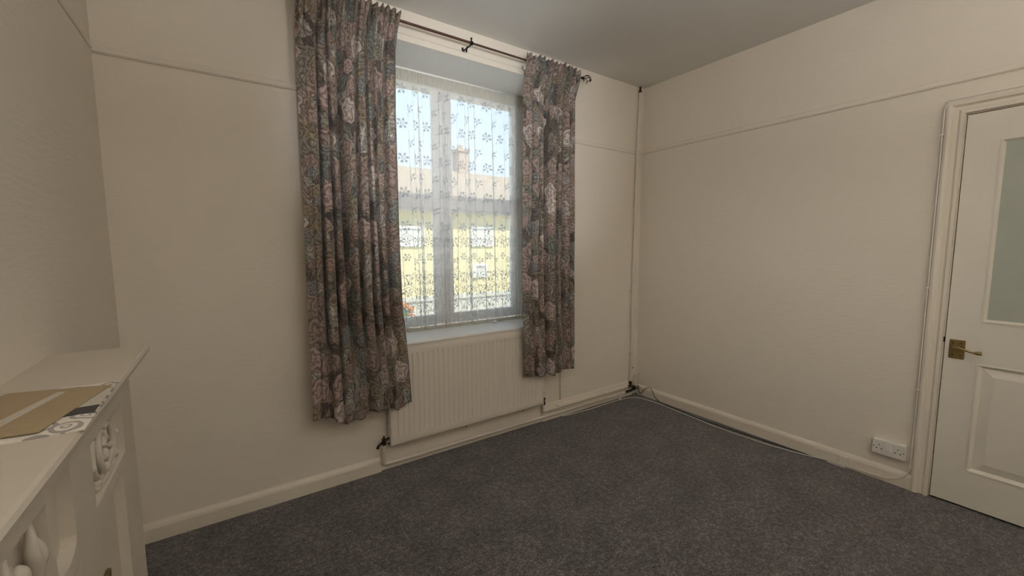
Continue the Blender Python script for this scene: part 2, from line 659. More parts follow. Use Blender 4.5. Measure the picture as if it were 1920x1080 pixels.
struct(MB().box(XL - .15, XR + .15, YB - .15, YB, 0, ZC).build('wall_rear', M['wall']), 'cream wall behind the camera', 'wall')
hall = MB()
hall.box(XR + 1.1, XR + 1.2, DY0 - .8, DY1 + .8, 0, 2.5).box(XR + .15, XR + 1.2, DY0 - .9, DY0 - .8, 0, 2.5).box(XR + .15, XR + 1.2, DY1 + .8, DY1 + .9, 0, 2.5)
hall.box(XR + .15, XR + 1.2, DY0 - .9, DY1 + .9, 2.5, 2.6).box(XR + .15, XR + 1.2, DY0 - .9, DY1 + .9, -.12, 0)
struct(hall.build('wall_hall', M['ceil']), 'pale hallway walls beyond the glazed door', 'wall')

# soffit, sides and lintel trim of the reveal
rv = MB()
rv.box(OX0, OX1, YW - .001, YO - .05, OZ1 - .006, OZ1)
struct(rv.build('trim_1', M['soffit']), 'white painted underside of the deep window recess', 'trim')
struct(MB().prism([(0, OZ1 - .008), (-.010, OZ1 - .006), (-.012, OZ1 + .026), (-.006, OZ1 + .034), (0, OZ1 + .036)], lambda a, b, t: (t, YW + a, b), OX0 - .12, OX1 + .12)
       .build('trim_2', M['trim']), 'cream edge board along the top of the window recess', 'trim')


def rail_profile(z0=2.132, h=.036, d=.013):
    return [(0, z0), (d * .5, z0), (d, z0 + .006), (d * .85, z0 + .013), (d * .4, z0 + .016), (d * .55, z0 + h - .010), (d * .3, z0 + h - .003), (0, z0 + h)]
rp_ = rail_profile()
struct(MB().prism([(-a, b) for a, b in rp_], lambda a, b, t: (t, YW + a, b), XL, OX0 - .16).build('trim_3', M['trim']), 'painted picture rail on the window wall left of the curtains', 'picture rail')
struct(MB().prism([(-a, b) for a, b in rp_], lambda a, b, t: (t, YW + a, b), OX1 + .16, XR).build('trim_4', M['trim']), 'painted picture rail on the window wall right of the curtains', 'picture rail')
struct(MB().prism([(-a, b + .012) for a, b in rp_], lambda a, b, t: (XR + a, t, b), YB, YW).build('trim_5', M['trim']), 'painted picture rail along the wall above the door', 'picture rail')
struct(MB().prism([(a * .6, b + .012) for a, b in rail_profile(2.132, .03, .011)], lambda a, b, t: (XL + a, t, b), YB, YW).build('trim_6', M['trim']), 'painted picture rail on the wall above the fire surround', 'picture rail')

# skirting
sk = [(0, 0), (-.020, 0), (-.020, .062), (-.016, .073), (-.010, .080), (0, .087)]
struct(MB().prism(sk, lambda a, b, t: (t, YW + a, b), XL, .690).build('baseboard_back', M['gloss']), 'cream skirting board between fire surround and radiator', 'skirting board')
struct(MB().box(.690, 1.93, YW - .012, YW, 0, .034, .004).build('baseboard_window', M['gloss']), 'low cream skirting strip under the radiator', 'skirting board')
sk2 = [(0, 0), (-.016, 0), (-.016, .070), (-.022, .078), (-.022, .098), (-.014, .108), (-.010, .122), (0, .130)]
struct(MB().prism(sk2, lambda a, b, t: (t, YW + a, b), 1.93, 2.975).build('baseboard_corner', M['gloss']), 'moulded cream skirting board between radiator and corner pipe', 'skirting board')
struct(MB().prism([(a * .9, b) for a, b in sk], lambda a, b, t: (XR + a, t, b * 1.02), .537, YW - .03).build('baseboard_right', M['gloss']), 'cream skirting board below the double socket', 'skirting board')
struct(MB().prism([(a * .9, b) for a, b in sk], lambda a, b, t: (XR + a, t, b), YB, -.375).build('baseboard_door', M['gloss']), 'cream skirting board on the far side of the door', 'skirting board')
struct(MB().prism([(-a, b) for a, b in sk], lambda a, b, t: (XL + a, t, b), 1.405, YW - .02).build('baseboard_left', M['gloss']), 'cream skirting board behind the end of the fire surround', 'skirting board')

# ------------------------------------------------------------------ window
win = empty('window_1', (1.33, 2.82, .77))
struct(win, 'white double casement window with top lights behind the lace', 'window')
fy0, fy1 = 2.79, 2.85
fr = MB()
fr.box(OX0, OX0 + .085, fy0, fy1, .775, 2.52, .006).box(OX1 - .085, OX1, fy0, fy1, .775, 2.52, .006)
fr.box(OX0 + .085, OX1 - .085, fy0, fy1, 2.435, 2.52, .006).box(OX0 + .085, OX1 - .085, fy0, fy1, .775, .83, .006)
fr.build('window_frame', M['upvc'], win)
MB().box(1.265, 1.375, fy0 - .004, fy1, .83, 2.435, .006).build('mullion', M['upvc'], win)
for a, b in ((OX0 + .085, 1.265), (1.375, OX1 - .085)):
    MB().box(a, b, fy0 - .004, fy1, 1.615, 1.70, .006).build('transom', M['upvc'], win)
    for z0, z1 in ((.83, 1.615), (1.70, 2.435)):
        s_ = MB()
        w_ = .018
        s_.box(a, a + w_, fy0 + .008, fy1 - .01, z0, z1).box(b - w_, b, fy0 + .008, fy1 - .01, z0, z1)
        s_.box(a + w_, b - w_, fy0 + .008, fy1 - .01, z0, z0 + w_).box(a + w_, b - w_, fy0 + .008, fy1 - .01, z1 - w_, z1)
        so = s_.build('sash', M['upvc'], win)
        MB().box(a + w_ - .004, b - w_ + .004, 2.818, 2.822, z0 + w_ - .004, z1 - w_ + .004).build('pane', M['glass'], so)
MB().box(OX0, OX1, 2.388, 2.80, .735, .767, .006).build('window_sill', M['upvc'], win)

# ------------------------------------------------------------------ door
door = empty('door_1', (XR, .08, 0))
struct(door, 'white panelled door with frosted glass upper pane and brass handle', 'door')
dx0, dx1 = XR - .008, XR + .034
st = MB()
gy1, gy0 = .348, -.186           # glazing / panel opening in y
st.box(dx0, dx1, gy1, DY1 - .005, .012, DZ - .007).box(dx0, dx1, DY0 + .004, gy0, .012, DZ - .006)
st.box(dx0, dx1, gy0, gy1, .012, .195).box(dx0, dx1, gy0, gy1, .760, .962).box(dx0, dx1, gy0, gy1, 1.845, DZ - .006)
st.build('door_leaf', M['door'], door)


def bead(z0, z1, w, depth):
    """sloping moulding round an opening: four mitred faces"""
    m = MB()
    o = [(gy0, z0), (gy1, z0), (gy1, z1), (gy0, z1)]
    i_ = [(gy0 + w, z0 + w), (gy1 - w, z0 + w), (gy1 - w, z1 - w), (gy0 + w, z1 - w)]
    for k in range(4):
        j = (k + 1) % 4
        mo = [((o[q][0] * .6 + i_[q][0] * .4), (o[q][1] * .6 + i_[q][1] * .4)) for q in (k, j)]
        A = (dx0 - .002, *o[k]); B = (dx0 - .002, *o[j])
        C = (dx0 - .004, *mo[1]); D = (dx0 - .004, *mo[0])
        E_ = (dx0 + depth, *i_[j]); F = (dx0 + depth, *i_[k])
        m.quad(A, B, C, D).quad(D, C, E_, F)
    return m
bead(.962, 1.845, .020, .012).build('glazing_bead', M['door'], door)
MB().box(dx0 + .010, dx0 + .016, gy0 + .014, gy1 - .014, .976, 1.831).build('pane', M['frost'], door)
bead(.195, .760, .022, .014).build('panel_moulding', M['door'], door)
pn = MB()
o4 = [(gy0 + .018, .213), (gy1 - .018, .213), (gy1 - .018, .742), (gy0 + .018, .742)]
i4 = [(gy0 + .060, .255), (gy1 - .060, .255), (gy1 - .060, .700), (gy0 + .060, .700)]
for k in range(4):
    j = (k + 1) % 4
    pn.quad((dx0 + .016, *o4[k]), (dx0 + .016, *o4[j]), (dx0 + .003, *i4[j]), (dx0 + .003, *i4[k]))
pn.quad(*[(dx0 + .003, *q) for q in i4])
pn.build('raised_panel', M['door'], door)
hd = MB().box(dx0 - .005, dx0, .390, .446, .768, .866, .003).build('handle_plate', M['brass'], door)
hb = MB()
hb.box(dx0 - .0065, dx0 - .005, .398, .438, .778, .856)
hb.build('plate_face', M['brass'], hd)
lv = MB()
lv.lathe((dx0 - .004, .424, .826), (-1, 0, 0), [(0, .0115), (.012, .0115), (.016, .009), (.036, .0085)])
path = smooth_path([(dx0 - .038, .427, .827), (dx0 - .043, .405, .829), (dx0 - .045, .380, .824), (dx0 - .043, .352, .817), (dx0 - .041, .328, .818)], 6)
lv.tube(path, [.0095 - .0045 * sin(min(1, i / 15) * pi / 2) + (.0035 if i > 18 else 0) for i in range(len(path))], 10)
lv.build('lever', M['brass'], hd, True, 50)
for y_, z_ in ((.404, .787), (.432, .787), (.404, .848), (.432, .848)):
    MB().lathe((dx0 - .0062, y_, z_), (-1, 0, 0), [(0, .0032), (.0012, .0028)], 8).build('screw', M['dark'], hd)
MB().box(dx0 + .004, dx0 + .02, DY1 - .004, DY1 + .003, .846, .872).build('latch', M['dark'], door)

arch = [(.003, 0), (.003, -.014), (.005, -.020), (.018, -.020), (.026, -.012), (.040, -.012), (.048, -.024), (.060, -.026), (.070, -.022), (.072, 0)]
tr = MB()
n = len(arch)
rows = []
for (yy, zz, sy, sz) in ((DY1, 0, 1, 0), (DY1, DZ, 1, 1), (DY0, DZ, -1, 1), (DY0, 0, -1, 0)):
    rows.append([(XR + d, yy + sy * a, zz + sz * a) for a, d in arch])
b0 = len(tr.v)
for r_ in rows:
    tr.v += r_
for k in range(3):
    for i in range(n):
        j = (i + 1) % n
        tr.f.append((b0 + k * n + i, b0 + k * n + j, b0 + (k + 1) * n + j, b0 + (k + 1) * n + i))
tr.box(XR + .001, XR + .15, DY1 - .0005, DY1 + .02, 0, DZ + .02).box(XR + .001, XR + .15, DY0 - .02, DY0 + .0005, 0, DZ + .02)
tr.box(XR + .001, XR + .15, DY0, DY1, DZ - .0005, DZ + .02)
struct(tr.build('trim_7', M['gloss']), 'moulded cream architrave framing the door', 'architrave')

# ------------------------------------------------------------------ uplighter added as unseen room fill behind the camera
LX, LY = .88, -.66
lamp = empty('fill_uplighter', (LX, LY, 0))
tag(lamp, 'added metal uplighter, unseen behind the camera, filling the room with light', 'lamp')
MB().lathe((LX, LY, 0), (0, 0, 1), [(0, .14), (.012, .14), (.022, .12), (.030, .02)], 28).build('base', M['dark'], lamp, True, 40)
MB().tube([(LX, LY, .03), (LX, LY, 1.60)], .012, 12).build('pole', M['dark'], lamp, True)
shd = MB()
for r0, z0, r1, z1 in ((.03, 1.60, .12, 1.64), (.12, 1.64, .19, 1.72), (.187, 1.722, .117, 1.643), (.117, 1.643, .0, 1.612)):
    b_ = len(shd.v)
    for k in range(28):
        a_ = 2 * pi * k / 28
        shd.v += [(LX + r0 * cos(a_), LY + r0 * sin(a_), z0), (LX + r1 * cos(a_), LY + r1 * sin(a_), z1)]
    for k in range(28):
        k2 = (k + 1) % 28
        shd.f.append((b_ + 2 * k, b_ + 2 * k2, b_ + 2 * k2 + 1, b_ + 2 * k + 1))
shd.build('fill_lamp_shade', M['upvc'], lamp, True, 40)
ul = bpy.data.lights.new('uplighter_fill', 'AREA')
ul.shape = 'DISK'
ul.size = .28
ul.energy = 47
ul.color = (1.0, .975, .93)
uo = bpy.data.objects.new('uplighter_fill', ul)
uo.location = (0, 0, 1.70)
uo.rotation_euler = (R(180), 0, 0)
uo.parent = lamp
COL.objects.link(uo)

# added fill lamp, unseen behind the camera; bowls aimed at window and right wall
BX, BY = .16, -.42
rl = empty('fill_twin_lamp', (BX, BY, 0))
tag(rl, 'added twin-bowl fill lamp, unseen behind the camera, brightening window and right wall', 'lamp')
MB().lathe((BX, BY, 0), (0, 0, 1), [(0, .12), (.012, .12), (.022, .10), (.030, .02)], 28).build('base', M['dark'], rl, True, 40)
MB().tube([(BX, BY, .03), (BX, BY, 1.60)], .010, 12).build('pole', M['dark'], rl, True)
for hz_, target, spread_, watts, tint in ((1.58, (1.42, 2.62, 2.02), 44, 4.2, (.94, .97, 1.0)), (1.32, (3.00, 1.45, 1.30), 54, .95, (1.0, .95, .87))):
    hp = Vector((BX, BY + .03, hz_))
    aim = (Vector(target) - hp).normalized()
    hs_ = MB()
    hs_.lathe(tuple(hp), tuple(aim), [(-.03, .012), (-.02, .04), (.0, .09), (.05, .128)], 24)
    hs_.f.pop()
    hs_.build('bowl', M['dark'], rl, True, 40)
    sl = bpy.data.lights.new('bowl_fill', 'AREA')
    sl.shape = 'DISK'
    sl.size = .22
    sl.spread = R(spread_)
    sl.energy = watts
    sl.color = tint
    slo = bpy.data.objects.new('bowl_fill', sl)
    slo.location = hp + aim * .03 - Vector((BX, BY, 0))
    slo.rotation_euler = aim.to_track_quat('-Z', 'Y').to_euler()
    slo.parent = rl
    COL.objects.link(slo)

# ------------------------------------------------------------------ curtain rod
YR = 2.30
rod = empty('curtain_rod', (1.30, YR, 2.567))
tag(rod, 'thin coppery brown curtain rod with cage finial above the window', 'curtain rod')
MB().tube([(.24, YR, 2.567), (1.28, YR, 2.567)], .0075, 12).build('rod', M['copper'], rod, True, 50)
MB().tube([(1.26, YR, 2.567), (2.215, YR, 2.567)], .0062, 12).build('rod', M['copper'], rod, True, 50)
br = MB()
br.box(1.283, 1.297, YW - .004, YW, 2.535, 2.585, .002)
br.tube([(1.29, YW - .003, 2.560), (1.29, YR + .010, 2.560)], .0045, 8)
br.lathe((1.283, YR, 2.567), (1, 0, 0), [(0, .012), (.014, .012)])
br.tube(smooth_path([(1.285, YR + .045, 2.560), (1.282, YR + .045, 2.552), (1.280, YR + .045, 2.530)], 4), .005, 8)
br.build('bracket', M['dark'], rod, True, 45)
MB().lathe((1.29, YR, 2.577), (0, 0, 1), [(0, .004), (.012, .004), (.014, .007), (.020, .005)], 10).build('bracket_screw', M['dark'], rod, True, 45)
fn = MB()
fn.lathe((2.205, YR, 2.567), (1, 0, 0), [(0, .009), (.012, .011), (.020, .007)])
for k in range(4):
    pts = []
    for i in range(17):
        t_ = i / 16
        a = 2 * pi * k / 4 + t_ * pi * 1.1
        r_ = .026 * sin(pi * min(1, t_ * .98 + .02)) ** .75 + .002
        pts.append((2.222 + .068 * t_, YR + r_ * cos(a), 2.567 + r_ * sin(a)))
    fn.tube(pts, .0024, 6)
fn.blob((2.294, YR, 2.567), .006, .006, .006, 8, 6)
fn.build('finial', M['dark'], rod, True, 60)


# ------------------------------------------------------------------ printed curtains
def lerp_tab(tab, z):
    if z >= tab[0][0]:
        return tab[0][1]
    for (z0, a), (z1, b) in zip(tab, tab[1:]):
        if z >= z1:
            k = (z0 - z) / (z0 - z1)
            return a + (b - a) * k
    return tab[-1][1]


def make_curtain(label, left_tab, right_tab, folds, cloth_w, hem, seed, ycen):
    """folds: (position 0..1, width, depth) of each hanging fold"""
    rnd = random.Random(seed)
    root = empty('curtain', (lerp_tab(left_tab, .4) * .5 + lerp_tab(right_tab, .4) * .5, YR, hem(0.5)))
    tag(root, label, 'curtain', 'floral curtains on the rod')
    ztop = 2.605
    zh = 2.50                      # foot of the gathered heading
    ph = [rnd.uniform(0, 6.28) for _ in range(8)]
    npl = round(cloth_w * 12.5)

    def fold_low(u, z):
        y = -.030
        kb = 1 - .62 * max(0, min(1, (1.0 - z) / .25))
        for i, (p, w, d) in enumerate(folds):
            q = (u - p - .011 * sin(z * 1.7 + i * 1.9 + ph[5])) / w
            if abs(q) < 3:
                y += d * kb * math.exp(-q * q)
        y -= .010 * math.exp(-((z - .45) / .3) ** 2) * sin(u * 31 + ph[6])
        y += .0040 * sin(u * 61 + ph[0] + .8 * sin(z * 1.7)) + .0022 * sin(u * 117 + ph[1] + z * .9)
        return y

    def fold_hi(u, z):
        q = u * npl * 2 * pi + ph[2] + .5 * sin(u * 23)
        pin = 1 - .55 * math.exp(-((z - 2.515) / .018) ** 2)     # pinched where the pocket is sewn
        return (.013 * sin(q) + .0045 * sin(q * 2.2 + ph[3]) + .004 * sin(q * .37)) * pin

    def pos(u, z, off=0.0):
        xl, xr = lerp_tab(left_tab, z), lerp_tab(right_tab, z)
        w = max(0, min(1, (z - 2.28) / .26)) ** 1.3
        k = max(0, min(1, (2.56 - z) / 1.0)) ** .8
        # fabric crowds into the folds
        du = .007 * sin(u * 61 + ph[4] + z * .6) * (1 - w)
        x = xl + (xr - xl) * (u + du)
        y = ycen(z) + fold_low(u, z) * (.35 + .65 * k) * (1 - .60 * w) + fold_hi(u, z) * w
        y -= .042 * max(0, min(1, (z - 2.40) / .12))      # the heading passes in front of the rod
        return Vector((x, y - off, z))
    NU, NV = int(cloth_w * 420), 150
    arc = [0.0]
    for i in range(NU):
        arc.append(arc[-1] + (pos((i + 1) / NU, 1.2) - pos(i / NU, 1.2)).length)
    cu = lambda u: arc[int(round(u * NU))] + seed * .37

    def zz(u, v):
        zt = ztop + .006 * sin(u * npl * 2 * pi + ph[2] + 2.4) + .006 * sin(u * 31)
        zb = hem(u)
        return zt + (zb - zt) * v
    m = MB().grid(NU, NV, lambda u, v: pos(u, zz(u, v)), lambda u, v: (cu(u), zz(u, v)))
    o = m.build('fabric', M['curtain'], root, True)
    sm = o.modifiers.new('cloth_thickness', 'SOLIDIFY')
    sm.thickness = .0016
    # heading tape stitched across the back of the gathers
    tp = MB().grid(NU, 4, lambda u, v: pos(u, 2.515 + .035 * v) + Vector((0, .036, 0)), lambda u, v: (u, v))
    tp.build('heading_tape', M['header'], root, True)
    # stitched hem band
    hm = MB().grid(NU, 6, lambda u, v: pos(u, hem(u) + .001 + .03 * v) + Vector((0, .0022, 0)), lambda u, v: (cu(u), hem(u) + .03 * v))
    hm.build('hem', M['curtain'], root, True)
    return root


def hem_left(u):
    base = .455 - .060 * math.exp(-((u - .30) / .10) ** 2) - .050 * math.exp(-((u - .46) / .07) ** 2) - .022 * math.exp(-((u - .68) / .10) ** 2) - .030 * math.exp(-((u - .86) / .06) ** 2)
    return base - .020 * u


def hem_right(u):
    return .432 - .022 * math.exp(-((u - .32) / .08) ** 2) - .030 * math.exp(-((u - .60) / .11) ** 2) - .012 * u


make_curtain('floral rose print curtain left of the window, the wider one', [(2.6, .335), (2.0, .330), (1.4, .327), (.45, .318)],
             [(2.6, .848), (2.50, .826), (2.1, .815), (1.5, .815), (1.0, .822), (.72, .835), (.44, .846)],
             [(.175, .018, .045), (.285, .020, .050), (.415, .038, .098), (.56, .018, .062), (.665, .015, .048), (.755, .014, .046), (.87, .018, .055), (1.0, .03, .03)],
             1.25, hem_left, 11, lambda z: YR + .022 - .016 * max(0, min(1, (1.2 - z) / .6)))
make_curtain('floral rose print curtain right of the window, the narrower one', [(2.6, 1.690), (2.3, 1.680), (1.6, 1.668), (.9, 1.664), (.42, 1.672)],
             [(2.6, 2.165), (2.45, 2.148), (1.9, 2.137), (1.0, 2.135), (.42, 2.128)],
             [(.20, .024, .055), (.31, .020, .048), (.44, .036, .085), (.67, .018, .040), (.80, .030, .075), (.925, .020, .050)],
             1.05, hem_right, 23, lambda z: YR + .022 - .016 * max(0, min(1, (1.2 - z) / .6)))


# ------------------------------------------------------------------ lace curtain
net = empty('net_curtain', (1.33, 2.745, .78))
tag(net, 'sheer white lace net curtain with flower motifs hanging before the window panes', 'net curtain')
CW = 2.10      # cloth width hung over LX0..LX1
LX0, LX1 = .655, 2.012
LZ0, LZ1 = .768, 2.505
_K = 600
_dens = []
for i in range(_K + 1):
    x = i / _K
    d = 1.0 + .25 * sin(x * 23) + .2 * sin(x * 41 + 1)
    d += 1.5 * math.exp(-((x - .485) / .022) ** 2) + 1.0 * math.exp(-((x - .965) / .02) ** 2) + .6 * math.exp(-((x - .34) / .012) ** 2)
    _dens.append(d)
_cum = [0]
for d in _dens:
    _cum.append(_cum[-1] + d)
_tot = _cum[-1]


def cloth_to_x(s):
    """cloth fraction -> hung fraction (cloth bunches where the density is high)"""
    t = s * _tot
    lo, hi = 0, len(_cum) - 1
    while hi - lo > 1:
        m = (lo + hi) // 2
        if _cum[m] <= t:
            lo = m
        else:
            hi = m
    return min(1, (lo + (t - _cum[lo]) / max(1e-9, _cum[hi] - _cum[lo])) / (_K + 1))


_rf = random.Random(5)
FOLDS = [(p + _rf.uniform(-.006, .006), w, _rf.uniform(.030, .058) * w / .011) for p, w in
         ((.04, .008), (.085, .010), (.125, .008), (.165, .011), (.21, .008), (.25, .009), (.285, .011), (.325, .010), (.36, .008), (.40, .011), (.432, .009), (.462, .010), (.492, .010), (.52, .010),
          (.56, .008), (.60, .009), (.64, .008), (.678, .010), (.715, .008), (.75, .010), (.79, .008), (.825, .009), (.86, .010), (.895, .008), (.93, .010), (.96, .009), (.982, .007))]


def lace_pt(s, z, off=0.0):
    """s: metres across the cloth, z: height"""
    f = s / CW
    u = cloth_to_x(f)
    down = (LZ1 - z) / (LZ1 - LZ0)
    y = 2.752 - .034 * down
    lean = .030 * down * sin(f * 9.0)
    dx = 0.0
    for i, (p, w, a) in enumerate(FOLDS):
        q = (f - p - .003 * sin(2.2 * down + i)) / w
        if abs(q) < 3:
            e = math.exp(-q * q)
            grow = min(1, .55 + .45 * down * 3) * (.75 + .25 * sin(i * 2.7 + 2.6 * down))
            y -= .010 * e * grow
            dx += a * q * e * grow * (.8 if i % 2 else 1)      # the pleat doubles back over itself
    y += .003 * sin(f * 130 + 2 * down)
    x = LX0 + (LX1 - LX0) * u + lean * .8 * sin(pi * u) - dx
    return Vector((x, y - off, z))


def hem_z(s):
    return LZ0 + .004 * abs(sin(s * pi / .085))


mesh_ = MB().grid(1000, 50, lambda u, v: lace_pt(u * CW, 2.44 + (hem_z(u * CW) - 2.44) * v), lambda u, v: (u * CW, v * 1.7))
mesh_.build('net', M['net'], net, True)
hd_ = MB()


def head_pt(u, v):
    z = 2.437 + (2.512 - 2.437) * v
    q = u * 2 * pi * 95
    return Vector((LX0 + (LX1 - LX0) * u, 2.750 + .0055 * sin(q + .6 * sin(u * 40)) * (1 - .4 * v) + .003 * sin(q * .31), z + .003 * sin(q) * (v > .9)))
hd_.grid(1200, 5, head_pt, lambda u, v: (u * CW, v * .1)).build('gathered_heading', M['header'], net, True)
MB().tube([(OX0 + .002, 2.752, 2.516), (OX1 - .002, 2.752, 2.516)], .006, 8).build('curtain_wire', M['upvc'], net, True)

lace = MB()


def ribbon(pts, w=.004, off=.0025):
    """flat thread band along cloth points (s, z)"""
    pts = [Vector((a, b)) for a, b in pts]
    L = []
    for i, p in enumerate(pts):
        d = (pts[min(i + 1, len(pts) - 1)] - pts[max(i - 1, 0)])
        if d.length < 1e-9:
            d = Vector((1, 0))
        d.normalize()
        nrm = Vector((-d.y, d.x)) * w * .5
        L.append((p + nrm, p - nrm))
    for (a, b), (c, d) in zip(L, L[1:]):
        if min(a.x, c.x) < .01 or max(a.x, c.x) > CW - .01:
            continue
        lace.quad(lace_pt(a.x, a.y, off), lace_pt(c.x, c.y, off), lace_pt(d.x, d.y, off), lace_pt(b.x, b.y, off))


def petal(cx, cz, ang, r0, r1, w, off=.003):
    ca, sa = cos(ang), sin(ang)
    prof = [(r0, 0), (r0 + (r1 - r0) * .35, w * .8), (r0 + (r1 - r0) * .6, w), (r1, 0), (r0 + (r1 - r0) * .6, -w), (r0 + (r1 - r0) * .35, -w * .8)]
    P = [(cx + a * ca - b * sa, cz + a * sa + b * ca) for a, b in prof]
    if min(p[0] for p in P) < .005 or max(p[0] for p in P) > CW - .005:
        return
    lace.quad(*[lace_pt(a, b, off) for a, b in P])


def flower(cx, cz, r=.036, n=6, a0=0.0):
    for k in range(n):
        petal(cx, cz, a0 + 2 * pi * k / n, r * .34, r, r * .24)
    ribbon([(cx + r * .24 * cos(t * pi / 4), cz + r * .24 * sin(t * pi / 4)) for t in range(9)], r * .13)


def curl(cx, cz, r, a0, turn):
    ribbon([(cx + r * (1 - .07 * i) * cos(a0 + turn * i * .5), cz + r * (1 - .07 * i) * sin(a0 + turn * i * .5)) for i in range(9)], .0045)


def leaf_pair(cx, cz, ang, r=.022):
    petal(cx, cz, ang + .6, .002, r, r * .22)
    petal(cx, cz, ang - .6, .002, r, r * .22)


colw = .150
ncol = int(CW / colw)
# sprigs scattered over the upper cloth
for j in range(9):
    zc = 2.385 - .112 * j
    for i in range(-1, ncol + 2):
        cx = (i + (.5 if j % 2 else 0)) * colw + .03
        if j % 2 == 0:
            flower(cx, zc, .038, 6, .2 + .5 * (i % 3))
            curl(cx - .044, zc - .030, .013, 1.2, -1)
        else:
            flower(cx, zc - .01, .029, 5, .9)
            curl(cx + .032, zc + .022, .011, 3.6, 1)
            curl(cx - .018, zc - .048, .010, 1.0, -1)


def ogee(cx, zb, w, h, th):
    """pointed arch with reversed curves at the tip"""
    pts = []
    for k in range(21):
        t = k / 20 * 2 - 1
        a = abs(t)
        pts.append((cx + w / 2 * t, zb + h * (.80 * math.sqrt(max(0, 1 - a ** 2.2)) + .20 * (1 - a) ** 3)))
    ribbon(pts, th)


def arch_unit(cx, zb, w, h, r):
    ogee(cx, zb, w, h, .0042)
    ogee(cx, zb, w * .80, h * .80, .0030)
    flower(cx, zb + h * .40, r, 6, .26)
    for sgn in (-1, 1):
        petal(cx + sgn * w * .36, zb + h * .30, pi / 2 + sgn * .5, 0, .024, .0065)
        petal(cx + sgn * w * .30, zb + h * .02, pi / 2 - sgn * .9, 0, .022, .006)
        petal(cx + sgn * w * .47, zb + h * .52, pi / 2 + sgn * .25, 0, .022, .006)
        curl(cx + sgn * w * .17, zb + h * .02, .010, pi / 2, sgn)
    petal(cx, zb + h * .98, pi / 2, 0, .018, .006)


# garland band, then single flowers below it
for i in range(-1, ncol + 2):
    cx = i * colw + .03
    arch_unit(cx, 1.345, colw, .095, .030)
    flower(cx, 1.275, .030, 6, .0)
    flower(cx + colw / 2, 1.245, .026, 6, .5)
# ogee lattice of the deep border
rowh = .098
for j in range(4):
    zb = .792 + rowh * j
    for i in range(-1, ncol + 2):
        arch_unit((i + (.5 if j % 2 else 0)) * colw + .03, zb, colw, rowh * 1.08, .029)
# scalloped edging
ribbon([(k * .006, hem_z(k * .006) + .008) for k in range(int(CW / .006))], .008)


def hem_pt(u, v):
    p = lace_pt(u * CW, LZ0)
    fwd_ = max(0, v - .3) / .7
    z = .790 - .0215 * min(1, v / .3) + .006 * abs(sin(u * 95 + v * 2)) * fwd_ * (1 - fwd_ * .6)
    return Vector((p.x, p.y - .005 - (.036 + .010 * sin(u * 60) + .006 * sin(u * 173)) * fwd_, z))
MB().grid(500, 8, hem_pt, lambda u, v: (u * CW, v * .05)).build('crumpled_hem', M['header'], net, True)
lo = lace.build('lace_motifs', M['lace'], net)
lo['kind'] = 'stuff'

# ------------------------------------------------------------------ radiator
RX0, RX1, RZ0, RZ1, RY = .738, 1.885, .168, .752, 2.335
rad = empty('radiator', ((RX0 + RX1) / 2, 2.37, RZ0))
tag(rad, 'cream ribbed panel radiator fixed under the window sill', 'radiator')
pitch_ = .0335
nfl = int((RX1 - RX0 - .045) / pitch_)
fx0 = (RX0 + RX1) / 2 - nfl * pitch_ / 2


def rad_y(x, z):
    """pressed flutes that fade out at their ends"""
    t = (x - fx0) / pitch_
    e = min(z - RZ0, RZ1 - z)
    k = max(0, min(1, (e - .040) / .016))
    edge = min(x - RX0, RX1 - x, z - RZ0, RZ1 - z)
    rim = .006 * max(0, 1 - edge / .008) ** 2
    if t < 0 or t > nfl:
        return RY + rim
    f = abs((t % 1) - .5) * 2            # 1 at the valleys
    g = max(0, min(1, (f - .52) / .30))
    return RY + .0065 * g * g * (3 - 2 * g) * k + rim
xs = []
for i in range(nfl):
    for q in (0, .06, .12, .18, .24, .34, .5, .66, .76, .82, .88, .94):
        xs.append(fx0 + (i + q) * pitch_)
xs = [RX0, RX0 + .003, RX0 + .008, fx0 - .002] + xs + [fx0 + nfl * pitch_, RX1 - .008, RX1 - .003, RX1]
zs = [RZ0, RZ0 + .003, RZ0 + .008, RZ0 + .038, RZ0 + .042, RZ0 + .046, RZ0 + .050, RZ0 + .056, RZ0 + .07, (RZ0 + RZ1) / 2, RZ1 - .07, RZ1 - .056, RZ1 - .050, RZ1 - .046, RZ1 - .042, RZ1 - .038, RZ1 - .008, RZ1 - .003, RZ1]
fp = MB()
for z in zs:
    for x in xs:
        fp.v.append((x, rad_y(x, z), z))
nx = len(xs)
for j in range(len(zs) - 1):
    for i in range(nx - 1):
        a = j * nx + i
        fp.f.append((a, a + 1, a + nx + 1, a + nx))
fp.build('front_panel', M['rad'], rad, True, 55)
MB().box(RX0 + .004, RX1 - .004, RY + .010, RY + .016, RZ0 + .004, RZ1 - .004).build('back_panel', M['rad'], rad)
for x0, x1 in ((RX0 - .004, RX0), (RX1, RX1 + .004)):
    MB().box(x0, x1, RY - .001, RY + .058, RZ0, RZ1 + .004, .0015).build('side_panel', M['rad'], rad)
gr = MB()
gr.box(RX0, RX1, RY, RY + .008, RZ1 - .002, RZ1 + .006, .002).box(RX0, RX1, RY + .048, RY + .056, RZ1 - .002, RZ1 + .006, .002)
gb = gr.build('top_grille', M['rad'], rad)
gs = MB()
nb = 105
for i in range(nb):
    x = RX0 + (i + .5) * (RX1 - RX0) / nb
    gs.box(x - .0016, x + .0016, RY + .006, RY + .05, RZ1 - .001, RZ1 + .003)
g2 = gs.build('grille_bars', M['rad'], gb)
g2['kind'] = 'stuff'
cv = MB()
for i in range(nfl * 2):
    x = fx0 + (i + .5) * pitch_ / 2
    cv.box(x - .001, x + .001, RY + .018, RY + .046, RZ0 + .04, RZ1 - .03)
c2 = cv.build('convector_fins', M['rad'], rad)
c2['kind'] = 'stuff'
